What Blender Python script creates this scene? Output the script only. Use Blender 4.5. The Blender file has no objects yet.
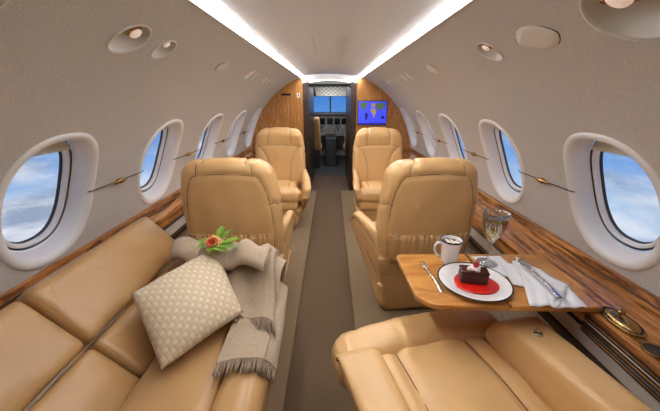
import bpy, bmesh, math, random
import numpy as np
from math import sin, cos, pi, radians as R, sqrt, atan
from mathutils import Vector, Matrix
random.seed(4)
SC = bpy.context.scene
COL = SC.collection
H = 1.15          # camera height
ZC = 0.45         # height of the fuselage axis
TH = atan(106.5/300)

# ------------------------------------------------------------------ tagging
def tag(o, label=None, cat=None, group=None, kind=None):
    if label: o['label'] = label
    if cat: o['category'] = cat
    if group: o['group'] = group
    if kind: o['kind'] = kind
    return o
def empty(name, loc=(0, 0, 0), rz=0.0, label=None, cat=None, group=None):
    o = bpy.data.objects.new(name, None); COL.objects.link(o)
    o.location = loc; o.rotation_euler = (0, 0, rz); o.empty_display_size = .05
    return tag(o, label, cat, group)
def kids(o): return [c for c in bpy.data.objects if c.parent == o]
def copy_tree(o, parent=None):
    ks = kids(o)
    c = o.copy(); COL.objects.link(c); c.parent = parent
    if parent is not None: c.matrix_parent_inverse = o.matrix_parent_inverse
    for k in ks: copy_tree(k, c)
    return c

# ------------------------------------------------------------------ meshes
class MB:
    def __init__(s): s.v = []; s.f = []; s.m = []; s.sm = []
    def add(s, vs, fs, mi=0, smooth=True):
        b = len(s.v); s.v += [tuple(map(float, q)) for q in vs]
        for f in fs: s.f.append([b+i for i in f]); s.m.append(mi); s.sm.append(smooth)
    def box(s, x0, x1, y0, y1, z0, z1, mi=0):
        s.add([(x0,y0,z0),(x1,y0,z0),(x1,y1,z0),(x0,y1,z0),(x0,y0,z1),(x1,y0,z1),(x1,y1,z1),(x0,y1,z1)],
              [(0,3,2,1),(4,5,6,7),(0,1,5,4),(1,2,6,5),(2,3,7,6),(3,0,4,7)], mi, False)
    def tube(s, pts, r, n=8, mi=0, cap=True, closed=False, flat=1.0):
        pts = [Vector(p) for p in pts]; N = len(pts); vs = []; up = None
        for i, p in enumerate(pts):
            a = pts[(i-1) % N] if (closed or i > 0) else p
            b = pts[(i+1) % N] if (closed or i < N-1) else p
            t = (b-a)
            if t.length < 1e-9: t = Vector((0, 0, 1))
            t.normalize()
            if up is None:
                up = Vector((0, 0, 1)) if abs(t.z) < .9 else Vector((1, 0, 0))
            x = t.cross(up)
            if x.length < 1e-6: x = t.orthogonal()
            x.normalize(); y = x.cross(t).normalized(); up = y
            rr = r[i] if isinstance(r, (list, tuple)) else r
            for k in range(n):
                an = 2*pi*k/n; vs.append(p + x*cos(an)*rr + y*sin(an)*rr*flat)
        fs = []
        for i in range(N if closed else N-1):
            for k in range(n):
                a = i*n+k; b = i*n+(k+1) % n; c = ((i+1) % N)*n+(k+1) % n; d = ((i+1) % N)*n+k
                fs.append((a, b, c, d))
        if cap and not closed:
            fs.append(list(range(n))[::-1]); fs.append([(N-1)*n+k for k in range(n)])
        s.add(vs, fs, mi)
    def lathe(s, prof, n=32, o=(0, 0, 0), mi=0, sx=1, sy=1):
        vs = []; fs = []
        for (r, z) in prof:
            for k in range(n):
                a = 2*pi*k/n; vs.append((o[0]+r*cos(a)*sx, o[1]+r*sin(a)*sy, o[2]+z))
        for i in range(len(prof)-1):
            for k in range(n):
                fs.append((i*n+k, i*n+(k+1) % n, (i+1)*n+(k+1) % n, (i+1)*n+k))
        s.add(vs, fs, mi)
    def grid(s, P, mi=0, smooth=True, wrap=False):
        nr = len(P); nc = len(P[0]); vs = [q for row in P for q in row]; fs = []
        for i in range(nr-1):
            for j in range(nc if wrap else nc-1):
                fs.append((i*nc+j, i*nc+(j+1) % nc, (i+1)*nc+(j+1) % nc, (i+1)*nc+j))
        s.add(vs, fs, mi, smooth)
    def prism(s, poly, y0, y1, mi=0):      # poly in (x,z), extruded along y
        n = len(poly)
        vs = [(x, y0, z) for x, z in poly]+[(x, y1, z) for x, z in poly]
        s.add(vs, [list(range(n)), list(range(n, 2*n))[::-1]]+[(i, (i+1) % n+0, (i+1) % n+n, i+n)[::-1] for i in range(n)], mi, False)
    def slab(s, poly, z0, z1, mi=0):       # poly in (x,y), extruded along z
        n = len(poly)
        vs = [(x, y, z0) for x, y in poly]+[(x, y, z1) for x, y in poly]
        s.add(vs, [list(range(n))[::-1], list(range(n, 2*n))]+[(i, (i+1) % n, (i+1) % n+n, i+n) for i in range(n)], mi, False)
    def build(s, name, mats, parent=None, bevel=0, smooth=None, seg=2, fix=True, xf=None, solid=0, subd=0):
        me = bpy.data.meshes.new(name)
        vs = s.v if xf is None else [tuple(xf(Vector(q))) for q in s.v]
        me.from_pydata(vs, [], s.f)
        if not isinstance(mats, (list, tuple)): mats = [mats]
        for m in mats: me.materials.append(m)
        me.polygons.foreach_set('material_index', s.m)
        me.polygons.foreach_set('use_smooth', [bool(q) if smooth is None else smooth for q in s.sm])
        me.update()
        if fix:
            bm = bmesh.new(); bm.from_mesh(me); bmesh.ops.recalc_face_normals(bm, faces=bm.faces); bm.to_mesh(me); bm.free()
        o = bpy.data.objects.new(name, me); COL.objects.link(o)
        if parent is not None: o.parent = parent
        if solid:
            md = o.modifiers.new('t', 'SOLIDIFY'); md.thickness = solid; md.offset = 0
        if subd:
            md = o.modifiers.new('s', 'SUBSURF'); md.levels = subd; md.render_levels = subd
        if bevel:
            md = o.modifiers.new('b', 'BEVEL'); md.width = bevel; md.segments = seg; md.limit_method = 'ANGLE'; md.angle_limit = R(35)
            for p in me.polygons: p.use_smooth = True
            w = o.modifiers.new('w', 'WEIGHTED_NORMAL'); w.keep_sharp = True
        return o

class Pad:
    """upholstered block: a finely gridded rounded box with sewn grooves and piping"""
    def __init__(s, w, d, h, r=.03, warp=None, res=.012):
        s.S = np.array([w, d, h]); s.r = min(r, min(w, d, h)/2-1e-4); s.warp = warp or (lambda p: p); s.res = res
    def shape(s, p):
        half = s.S/2; inner = np.clip(p, -(half-s.r), half-s.r); d = p-inner
        L = np.linalg.norm(d, axis=1, keepdims=True); L[L < 1e-9] = 1
        nz = (np.abs(d) > 1e-9).any(axis=1, keepdims=True)
        q = np.where(nz, inner+d/L*s.r, p)
        return s.warp(q)
    AX = {'front': (1, 1, 0, 2), 'rear': (1, -1, 0, 2), 'top': (2, 1, 0, 1), 'bottom': (2, -1, 0, 1), 'right': (0, 1, 1, 2), 'left': (0, -1, 1, 2)}
    def pt(s, face, u, v, lift=0.0):
        ax, sg, iu, iv = s.AX[face]
        def P(u, v, l=0):
            p = np.zeros((1, 3)); p[0, ax] = sg*s.S[ax]/2; p[0, iu] = u; p[0, iv] = v
            return s.shape(p)[0]
        p = P(u, v)
        if lift:
            e = .004; a = P(u+e, v)-P(u-e, v); b = P(u, v+e)-P(u, v-e); n = np.cross(a, b); L = np.linalg.norm(n)
            if L > 1e-9:
                n = n/L
                c = s.warp(np.zeros((1, 3)))[0]
                if np.dot(n, p-c) < 0: n = -n
                p = p+n*lift
        return p
    def build(s, name, mat, parent, seams=(), gw=.012, gd=.007, pipe=None, pr=.0017, bump=None):
        n = [max(4, int(math.ceil(q/s.res))) for q in s.S]; idx = {}; pts = []; ijk = []
        def vid(i, j, k):
            if (i, j, k) not in idx:
                idx[(i, j, k)] = len(pts); pts.append([-s.S[0]/2+s.S[0]*i/n[0], -s.S[1]/2+s.S[1]*j/n[1], -s.S[2]/2+s.S[2]*k/n[2]]); ijk.append((i, j, k))
            return idx[(i, j, k)]
        fs = []
        for k in (0, n[2]):
            for i in range(n[0]):
                for j in range(n[1]):
                    f = [vid(i, j, k), vid(i+1, j, k), vid(i+1, j+1, k), vid(i, j+1, k)]; fs.append(f if k else f[::-1])
        for j in (0, n[1]):
            for i in range(n[0]):
                for k in range(n[2]):
                    f = [vid(i, j, k), vid(i+1, j, k), vid(i+1, j, k+1), vid(i, j, k+1)]; fs.append(f if not j else f[::-1])
        for i in (0, n[0]):
            for j in range(n[1]):
                for k in range(n[2]):
                    f = [vid(i, j, k), vid(i, j+1, k), vid(i, j+1, k+1), vid(i, j, k+1)]; fs.append(f if i else f[::-1])
        P0 = np.array(pts); IJ = np.array(ijk); V = s.shape(P0)
        c = s.warp(np.zeros((1, 3)))[0]
        # vertex normals
        N = np.zeros_like(V); F = np.array(fs)
        fn = np.cross(V[F[:, 2]]-V[F[:, 0]], V[F[:, 3]]-V[F[:, 1]])
        for q in range(4): np.add.at(N, F[:, q], fn)
        N /= np.maximum(np.linalg.norm(N, axis=1, keepdims=True), 1e-9)
        if bump is not None: V = V+N*bump(P0)[:, None]
        off = np.zeros(len(V))
        for (face, pl) in seams:
            ax, sg, iu, iv = s.AX[face]
            sel = np.where(IJ[:, ax] == (n[ax] if sg > 0 else 0))[0]
            A = P0[sel][:, [iu, iv]]; d = np.full(len(sel), 9.)
            for (a, b) in zip(pl[:-1], pl[1:]):
                a = np.array(a); b = np.array(b); ab = b-a; t = np.clip(((A-a)@ab)/max(ab@ab, 1e-12), 0, 1)
                d = np.minimum(d, np.linalg.norm(A-(a+t[:, None]*ab), axis=1))
            off[sel] = np.maximum(off[sel], gd*np.exp(-(d/gw)**2))
        V = V-N*off[:, None]
        mb = MB(); mb.v = [tuple(q) for q in V]; mb.f = fs; mb.m = [0]*len(fs); mb.sm = [True]*len(fs)
        o = mb.build(name, mat, parent)
        if pipe is not None and seams:
            t = MB()
            for (face, pl) in seams:
                q = []
                for (a, b) in zip(pl[:-1], pl[1:]):
                    L = max(2, int(math.dist(a, b)/.012))
                    q += [s.pt(face, a[0]+(b[0]-a[0])*i/L, a[1]+(b[1]-a[1])*i/L, -gd*.85) for i in range(L)]
                q.append(s.pt(face, pl[-1][0], pl[-1][1], -gd*.85))
                t.tube(q, pr, 6)
            t.build('seam_piping', pipe, o)
        return o
def curve2(a, c, b, n=10):   # quadratic bezier polyline in 2d
    return [((1-t)**2*a[0]+2*t*(1-t)*c[0]+t*t*b[0], (1-t)**2*a[1]+2*t*(1-t)*c[1]+t*t*b[1]) for t in [i/n for i in range(n+1)]]
def noise3(P, f, seed=0):
    rs = np.random.RandomState(seed); out = np.zeros(len(P))
    for _ in range(7):
        k = rs.normal(size=3)*f; ph = rs.uniform(0, 6.28); out += np.sin(P@k+ph)
    return out/7

# ------------------------------------------------------------------ materials
def srgb(r, g, b):
    def c(x):
        x /= 255.
        return x/12.92 if x <= .04045 else ((x+.055)/1.055)**2.4
    return (c(r), c(g), c(b), 1)
def newmat(name):
    m = bpy.data.materials.new(name); m.use_nodes = True; nt = m.node_tree
    return m, nt, nt.nodes['Principled BSDF']
def mat(name, col, rough=.5, metal=0, var=.0, vscale=8, bump=0, bscale=200, spec=.5, coat=0, wrinkle=0, wscale=14, stretch=None, sheen=0, bdist=.002):
    m, nt, b = newmat(name); N = nt.nodes; L = nt.links
    b.inputs['Base Color'].default_value = srgb(*col); b.inputs['Roughness'].default_value = rough
    b.inputs['Metallic'].default_value = metal; b.inputs['Specular IOR Level'].default_value = spec
    b.inputs['Coat Weight'].default_value = coat; b.inputs['Sheen Weight'].default_value = sheen
    tc = N.new('ShaderNodeTexCoord'); mp = N.new('ShaderNodeMapping'); L.new(tc.outputs['Object'], mp.inputs[0])
    if stretch: mp.inputs['Scale'].default_value = stretch
    if var:
        n = N.new('ShaderNodeTexNoise'); n.inputs['Scale'].default_value = vscale; n.inputs['Detail'].default_value = 5
        L.new(mp.outputs[0], n.inputs[0]); r = N.new('ShaderNodeMix'); r.data_type = 'RGBA'
        c = srgb(*col); r.inputs[6].default_value = tuple(x*(1-var) for x in c[:3])+(1,); r.inputs[7].default_value = tuple(min(1, x*(1+var)) for x in c[:3])+(1,)
        L.new(n.outputs[0], r.inputs[0]); L.new(r.outputs[2], b.inputs['Base Color'])
    last = None
    if wrinkle:
        n = N.new('ShaderNodeTexNoise'); n.inputs['Scale'].default_value = wscale; n.inputs['Detail'].default_value = 3; n.inputs['Distortion'].default_value = .5
        L.new(mp.outputs[0], n.inputs[0]); bp = N.new('ShaderNodeBump'); bp.inputs['Strength'].default_value = wrinkle; bp.inputs['Distance'].default_value = .012
        L.new(n.outputs[0], bp.inputs['Height']); last = bp
    if bump:
        n = N.new('ShaderNodeTexNoise'); n.inputs['Scale'].default_value = bscale; n.inputs['Detail'].default_value = 4
        L.new(mp.outputs[0], n.inputs[0]); bp = N.new('ShaderNodeBump'); bp.inputs['Strength'].default_value = bump; bp.inputs['Distance'].default_value = bdist
        L.new(n.outputs[0], bp.inputs['Height'])
        if last: L.new(last.outputs[0], bp.inputs['Normal'])
        last = bp
    if last: L.new(last.outputs[0], b.inputs['Normal'])
    return m
def emis(name, col, st):
    m, nt, b = newmat(name); b.inputs['Base Color'].default_value = srgb(*col)
    b.inputs['Emission Color'].default_value = srgb(*col); b.inputs['Emission Strength'].default_value = st
    return m
def wood(name, dark, light, scale=(30, 2.0, 30), gloss=.25, axis=None, fine=1.0, rings=5):
    m, nt, b = newmat(name); N = nt.nodes; L = nt.links
    tc = N.new('ShaderNodeTexCoord'); mp = N.new('ShaderNodeMapping'); mp.inputs['Scale'].default_value = scale
    L.new(tc.outputs['Object'], mp.inputs[0])
    n1 = N.new('ShaderNodeTexNoise'); n1.inputs['Scale'].default_value = 1.0; n1.inputs['Detail'].default_value = 9; n1.inputs['Roughness'].default_value = .68; n1.inputs['Distortion'].default_value = 1.0
    L.new(mp.outputs[0], n1.inputs[0])
    mu = N.new('ShaderNodeMath'); mu.operation = 'MULTIPLY'; mu.inputs[1].default_value = rings; L.new(n1.outputs[0], mu.inputs[0])
    fr = N.new('ShaderNodeMath'); fr.operation = 'PINGPONG'; fr.inputs[1].default_value = 1; L.new(mu.outputs[0], fr.inputs[0])
    r = N.new('ShaderNodeValToRGB'); r.color_ramp.elements[0].position = .05; r.color_ramp.elements[1].position = .95
    r.color_ramp.elements[0].color = srgb(*dark); r.color_ramp.elements[1].color = srgb(*light)
    L.new(fr.outputs[0], r.inputs[0]); L.new(r.outputs[0], b.inputs['Base Color'])
    b.inputs['Roughness'].default_value = gloss; b.inputs['Coat Weight'].default_value = .3; b.inputs['Coat Roughness'].default_value = .08
    return m

M = {}
M['wall'] = mat('wall_fabric', (200, 195, 187), .85, var=.20, vscale=150, bump=.8, bscale=230, spec=.2)
M['lower'] = mat('lower_sidewall', (206, 196, 180), .8, var=.05, vscale=120, bump=.3, bscale=300, spec=.2)
M['ceiling'] = mat('ceiling_fabric', (222, 220, 217), .9, var=.14, vscale=140, bump=.7, bscale=210, spec=.2)
M['white'] = mat('white_plastic', (238, 237, 234), .38, var=.03, vscale=6)
M['shade'] = mat('shade_cloth', (196, 190, 176), .7, var=.05, vscale=40)
M['gasket'] = mat('black_rubber', (66, 64, 60), .6)
M['leather'] = mat('tan_leather', (218, 176, 118), .31, var=.08, vscale=7, bump=.25, bscale=420, wrinkle=.4, wscale=9, spec=.5)
M['leather2'] = mat('divan_leather', (190, 150, 98), .28, var=.13, vscale=5, bump=.2, bscale=420, wrinkle=.45, wscale=8, spec=.5)
M['leatherp'] = mat('pocket_leather', (204, 162, 108), .40, var=.08, vscale=9, bump=.2, bscale=400, wrinkle=.6, wscale=26, stretch=(1.6, 1, .6))
M['seam'] = mat('seam_thread', (98, 66, 38), .6)
M['black'] = mat('dark_gap', (30, 24, 20), .6)
M['wood'] = wood('burl_wood', (104, 58, 24), (200, 134, 68), (34, 3.5, 34), .18, rings=5)
M['woodb'] = wood('bulkhead_veneer', (166, 110, 52), (226, 172, 104), (46, 46, 4.0), .25, rings=4)
M['woodt'] = wood('table_veneer', (168, 110, 50), (206, 148, 78), (5, 22, 22), .16, rings=3)
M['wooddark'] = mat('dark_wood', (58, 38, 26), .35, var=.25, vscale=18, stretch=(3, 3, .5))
M['carpet'] = mat('carpet_runner', (108, 90, 70), .98, var=.28, vscale=330, bump=1, bscale=420, spec=.05, bdist=.004)
M['carpet2'] = mat('carpet_side', (146, 126, 98), .98, var=.22, vscale=300, bump=1, bscale=420, spec=.05, bdist=.004)
M['brass'] = mat('brushed_brass', (176, 140, 86), .22, metal=1, var=.06, vscale=30)
M['steel'] = mat('polished_steel', (222, 220, 214), .16, metal=1)
M['dish'] = mat('vent_dish', (222, 218, 208), .5)
M['china'] = mat('white_china', (240, 238, 234), .12, coat=.5)
M['rim'] = mat('dark_rim', (40, 34, 34), .25)
M['coffee'] = mat('coffee', (84, 46, 22), .1)
M['foam'] = mat('coffee_foam', (232, 222, 208), .7, var=.12, vscale=120)
M['sauce'] = mat('raspberry_sauce', (214, 34, 22), .12, coat=.6)
M['cake'] = mat('chocolate_cake', (74, 34, 24), .5, var=.5, vscale=110, bump=.9, bscale=160, bdist=.004)
M['choc'] = mat('chocolate_glaze', (66, 28, 20), .25, var=.3, vscale=60)
M['cream'] = mat('cream', (245, 232, 222), .5, bump=.5, bscale=120)
M['berry'] = mat('raspberry', (196, 22, 40), .35, bump=.8, bscale=300)
M['napkin'] = mat('white_napkin', (236, 236, 238), .85, var=.02, vscale=60, bump=.3, bscale=500)
M['throw'] = mat('taupe_throw', (180, 160, 134), .95, var=.3, vscale=170, bump=.8, bscale=330, spec=.1, sheen=.3, bdist=.003)
M['fringe'] = mat('throw_fringe', (150, 130, 108), .95, var=.2, vscale=90)
M['rose'] = mat('peach_rose', (252, 184, 112), .6, var=.1, vscale=40)
M['rosein'] = mat('pink_rose_heart', (240, 112, 84), .6, var=.2, vscale=60)
M['fern'] = mat('fern_green', (122, 172, 48), .6, var=.35, vscale=50)
M['gyp'] = mat('tiny_white_flowers', (236, 236, 214), .8)
M['grey'] = mat('cockpit_grey', (150, 150, 148), .6, var=.2, vscale=20)
M['dgrey'] = mat('cockpit_dark', (60, 60, 62), .6, var=.3, vscale=20)
M['instr'] = mat('instrument_glass', (22, 24, 30), .15)
M['strip'] = emis('cove_light', (250, 250, 255), 36.0)
M['lamp'] = emis('reading_lamp_glow', (255, 230, 214), .30)
M['screen'] = emis('map_sea_blue', (52, 66, 226), .8)
M['land'] = emis('map_land_brown', (150, 120, 72), .8)
M['landg'] = emis('map_land_green', (70, 92, 66), .7)
M['mapdark'] = emis('map_night_shade', (20, 24, 96), .7)
M['clouds'] = None

def glass(name, col=(255, 255, 255), mul=.35, base=.02, bl=.12):
    m, nt, b = newmat(name); N = nt.nodes; L = nt.links; N.remove(b)
    t = N.new('ShaderNodeBsdfTransparent'); t.inputs[0].default_value = srgb(*col)
    gl = N.new('ShaderNodeBsdfGlossy'); gl.inputs['Roughness'].default_value = .02
    fz = N.new('ShaderNodeLayerWeight'); fz.inputs[0].default_value = bl
    pw = N.new('ShaderNodeMath'); pw.operation = 'MULTIPLY_ADD'; pw.inputs[1].default_value = mul; pw.inputs[2].default_value = base; L.new(fz.outputs['Facing'], pw.inputs[0])
    mx = N.new('ShaderNodeMixShader'); L.new(pw.outputs[0], mx.inputs[0]); L.new(t.outputs[0], mx.inputs[1]); L.new(gl.outputs[0], mx.inputs[2])
    L.new(mx.outputs[0], N['Material Output'].inputs[0]); return m
M['pane'] = glass('window_glass', (250, 252, 255))
def realglass(name, col=(255, 255, 255), ior=1.45):
    m, nt, b = newmat(name); b.inputs['Base Color'].default_value = srgb(*col); b.inputs['Roughness'].default_value = 0
    b.inputs['Transmission Weight'].default_value = 1; b.inputs['IOR'].default_value = ior; return m
M['glass'] = glass('drinking_glass', (244, 247, 247), .9, .07, .35); M['wine'] = realglass('white_wine', (246, 226, 130), 1.33)

# checkered weave of the cushion
def weave_mat():
    m, nt, b = newmat('cushion_weave'); N = nt.nodes; L = nt.links
    tc = N.new('ShaderNodeTexCoord'); mp = N.new('ShaderNodeMapping'); mp.inputs['Scale'].default_value = (66, 66, 1)
    L.new(tc.outputs['Object'], mp.inputs[0])
    sx = N.new('ShaderNodeSeparateXYZ'); L.new(mp.outputs[0], sx.inputs[0])
    def math_(op, a, b_=None):
        q = N.new('ShaderNodeMath'); q.operation = op
        if hasattr(a, 'links'): L.new(a, q.inputs[0])
        else: q.inputs[0].default_value = a
        if b_ is not None:
            if hasattr(b_, 'links'): L.new(b_, q.inputs[1])
            else: q.inputs[1].default_value = b_
        return q.outputs[0]
    a = math_('ABSOLUTE', math_('SINE', math_('MULTIPLY', sx.outputs[0], pi)))
    c = math_('ABSOLUTE', math_('SINE', math_('MULTIPLY', sx.outputs[1], pi)))
    h = math_('POWER', math_('MULTIPLY', a, c), .35)
    ch = N.new('ShaderNodeTexChecker'); ch.inputs['Scale'].default_value = 1.0; L.new(mp.outputs[0], ch.inputs['Vector'])
    ch.inputs[1].default_value = srgb(240, 222, 188); ch.inputs[2].default_value = srgb(224, 203, 166)
    mx = N.new('ShaderNodeMix'); mx.data_type = 'RGBA'; mx.inputs[6].default_value = srgb(212, 190, 152); L.new(ch.outputs[0], mx.inputs[7]); L.new(h, mx.inputs[0])
    L.new(mx.outputs[2], b.inputs['Base Color'])
    bp = N.new('ShaderNodeBump'); bp.inputs['Strength'].default_value = .4; bp.inputs['Distance'].default_value = .003; L.new(h, bp.inputs['Height']); L.new(bp.outputs[0], b.inputs['Normal'])
    b.inputs['Roughness'].default_value = .6; b.inputs['Sheen Weight'].default_value = .3
    return m
M['weave'] = weave_mat()

# quilted panel fabric
def quilt_mat():
    m, nt, b = newmat('quilted_panel'); N = nt.nodes; L = nt.links
    tc = N.new('ShaderNodeTexCoord'); v = N.new('ShaderNodeTexVoronoi'); v.inputs['Scale'].default_value = 45; L.new(tc.outputs['Object'], v.inputs[0])
    r = N.new('ShaderNodeValToRGB'); r.color_ramp.elements[0].color = srgb(214, 206, 190); r.color_ramp.elements[1].color = srgb(176, 164, 142)
    L.new(v.outputs['Distance'], r.inputs[0]); L.new(r.outputs[0], b.inputs['Base Color'])
    bp = N.new('ShaderNodeBump'); bp.inputs['Strength'].default_value = .4; bp.inputs['Distance'].default_value = .004; L.new(v.outputs['Distance'], bp.inputs['Height']); L.new(bp.outputs[0], b.inputs['Normal'])
    b.inputs['Roughness'].default_value = .7
    return m
M['quilt'] = quilt_mat()

# ------------------------------------------------------------------ world: sky above a sea of clouds
def world():
    w = bpy.data.worlds.new('sky'); SC.world = w; w.use_nodes = True; nt = w.node_tree; N = nt.nodes; L = nt.links
    bg = N['Background']
    tc = N.new('ShaderNodeTexCoord'); sx = N.new('ShaderNodeSeparateXYZ'); L.new(tc.outputs['Generated'], sx.inputs[0])
    ramp = N.new('ShaderNodeValToRGB'); cr = ramp.color_ramp
    mr = N.new('ShaderNodeMapRange'); mr.inputs[1].default_value = -.6; mr.inputs[2].default_value = .6; L.new(sx.outputs[2], mr.inputs[0]); L.new(mr.outputs[0], ramp.inputs[0])
    cr.elements[0].position = .0; cr.elements[0].color = srgb(126, 142, 172)
    cr.elements[1].position = 1; cr.elements[1].color = srgb(40, 92, 176)
    for p, c in ((.16, (140, 160, 196)), (.30, (176, 200, 228)), (.38, (118, 164, 220)), (.5, (74, 134, 208))):
        e = cr.elements.new(p); e.color = srgb(*c)
    mp = N.new('ShaderNodeMapping'); mp.inputs['Scale'].default_value = (3.0, 3.0, 9.5); mp.inputs['Location'].default_value = (.6, .3, .15); L.new(tc.outputs['Generated'], mp.inputs[0])
    n = N.new('ShaderNodeTexNoise'); n.inputs['Scale'].default_value = 1.0; n.inputs['Detail'].default_value = 7; n.inputs['Roughness'].default_value = .55; n.inputs['Distortion'].default_value = .35; L.new(mp.outputs[0], n.inputs[0])
    m2 = N.new('ShaderNodeMapRange'); m2.inputs[1].default_value = -.03; m2.inputs[2].default_value = -.30; m2.inputs[3].default_value = -.14; m2.inputs[4].default_value = .07; L.new(sx.outputs[2], m2.inputs[0])
    ad = N.new('ShaderNodeMath'); L.new(n.outputs[0], ad.inputs[0]); L.new(m2.outputs[0], ad.inputs[1])
    cl = N.new('ShaderNodeMapRange'); cl.inputs[1].default_value = .46; cl.inputs[2].default_value = .60; L.new(ad.outputs[0], cl.inputs[0])
    mp2 = N.new('ShaderNodeMapping'); mp2.inputs['Scale'].default_value = (5.5, 5.5, 17); mp2.inputs['Location'].default_value = (2.1, .7, .4); L.new(tc.outputs['Generated'], mp2.inputs[0])
    n2 = N.new('ShaderNodeTexNoise'); n2.inputs['Scale'].default_value = 1.0; n2.inputs['Detail'].default_value = 8; n2.inputs['Roughness'].default_value = .6; L.new(mp2.outputs[0], n2.inputs[0])
    cc = N.new('ShaderNodeValToRGB'); cc.color_ramp.elements[0].position = .38; cc.color_ramp.elements[1].position = .60
    cc.color_ramp.elements[0].color = srgb(150, 164, 190); cc.color_ramp.elements[1].color = srgb(240, 242, 246); L.new(n2.outputs[0], cc.inputs[0])
    mx = N.new('ShaderNodeMix'); mx.data_type = 'RGBA'; L.new(cl.outputs[0], mx.inputs[0]); L.new(ramp.outputs[0], mx.inputs[6]); L.new(cc.outputs[0], mx.inputs[7])
    L.new(mx.outputs[2], bg.inputs[0]); bg.inputs[1].default_value = WORLD
WORLD = 1.05
world()

# ------------------------------------------------------------------ fuselage lining
def cyl(side, y, phi, dep=0.0):
    r = 1.0+dep
    return (side*r*cos(phi), y, ZC+r*sin(phi))
Y0, Y1 = -1.7, 3.77
PH0, PHM, PH1 = .115, .72, 1.208
WY = [.94+.66*k for k in range(-1, 5)]
WPH = .400
def sup(a, b, t, n=2.4):
    c, s_ = cos(t), sin(t)
    return (a*math.copysign(abs(c)**(2/n), c), b*math.copysign(abs(s_)**(2/n), s_))
def cell(mb, side, y0, y1, p0, p1, hole=None):
    if hole is None:
        ny = max(1, int((y1-y0)/.3)); npn = max(2, int((p1-p0)/.03))
        mb.grid([[cyl(side, y0+(y1-y0)*i/ny, p0+(p1-p0)*j/npn) for j in range(npn+1)] for i in range(ny+1)]); return
    yc, pc, a, b, e = hole; n = 96
    corners = [math.atan2(q-pc, p-yc) for p in (y0, y1) for q in (p0, p1)]
    ts = [2*pi*i/n-pi for i in range(n)]
    for c in corners:
        k = min(range(n), key=lambda i: abs(ts[i]-c)); ts[k] = c
    rings = []
    NR = 7
    for r in range(NR+1):
        f = r/NR; row = []
        for t in ts:
            dx, dy = cos(t), sin(t)
            k = 1e9
            if dx > 1e-9: k = min(k, (y1-yc)/dx)
            if dx < -1e-9: k = min(k, (y0-yc)/dx)
            if dy > 1e-9: k = min(k, (p1-pc)/dy)
            if dy < -1e-9: k = min(k, (p0-pc)/dy)
            # hole point along same ray
            h = (abs(dx/a)**e+abs(dy/b)**e)**(-1/e)
            q = h+(k-h)*f
            row.append(cyl(side, yc+dx*q, pc+dy*q))
        rings.append(row)
    mb.grid(rings, wrap=True)
FIX = {-1: [(.50, .062, 'lamp'), (.89, .056, 'lamp'), (1.06, .042, 'lamp'), (1.60, .055, 'plate'), (2.12, .042, 'lamp'), (2.26, .036, 'lamp'), (2.62, .03, 'lamp'), (2.78, .028, 'lamp'), (2.95, .028, 'lamp')],
       1: [(.615, .078, 'lamp'), (.875, .075, 'plate'), (1.115, .047, 'lamp'), (1.72, .055, 'plate'), (2.22, .036, 'lamp'), (2.38, .042, 'lamp'), (2.66, .03, 'lamp'), (2.84, .028, 'lamp'), (3.02, .028, 'lamp')]}
FPH = 1.012
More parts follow.
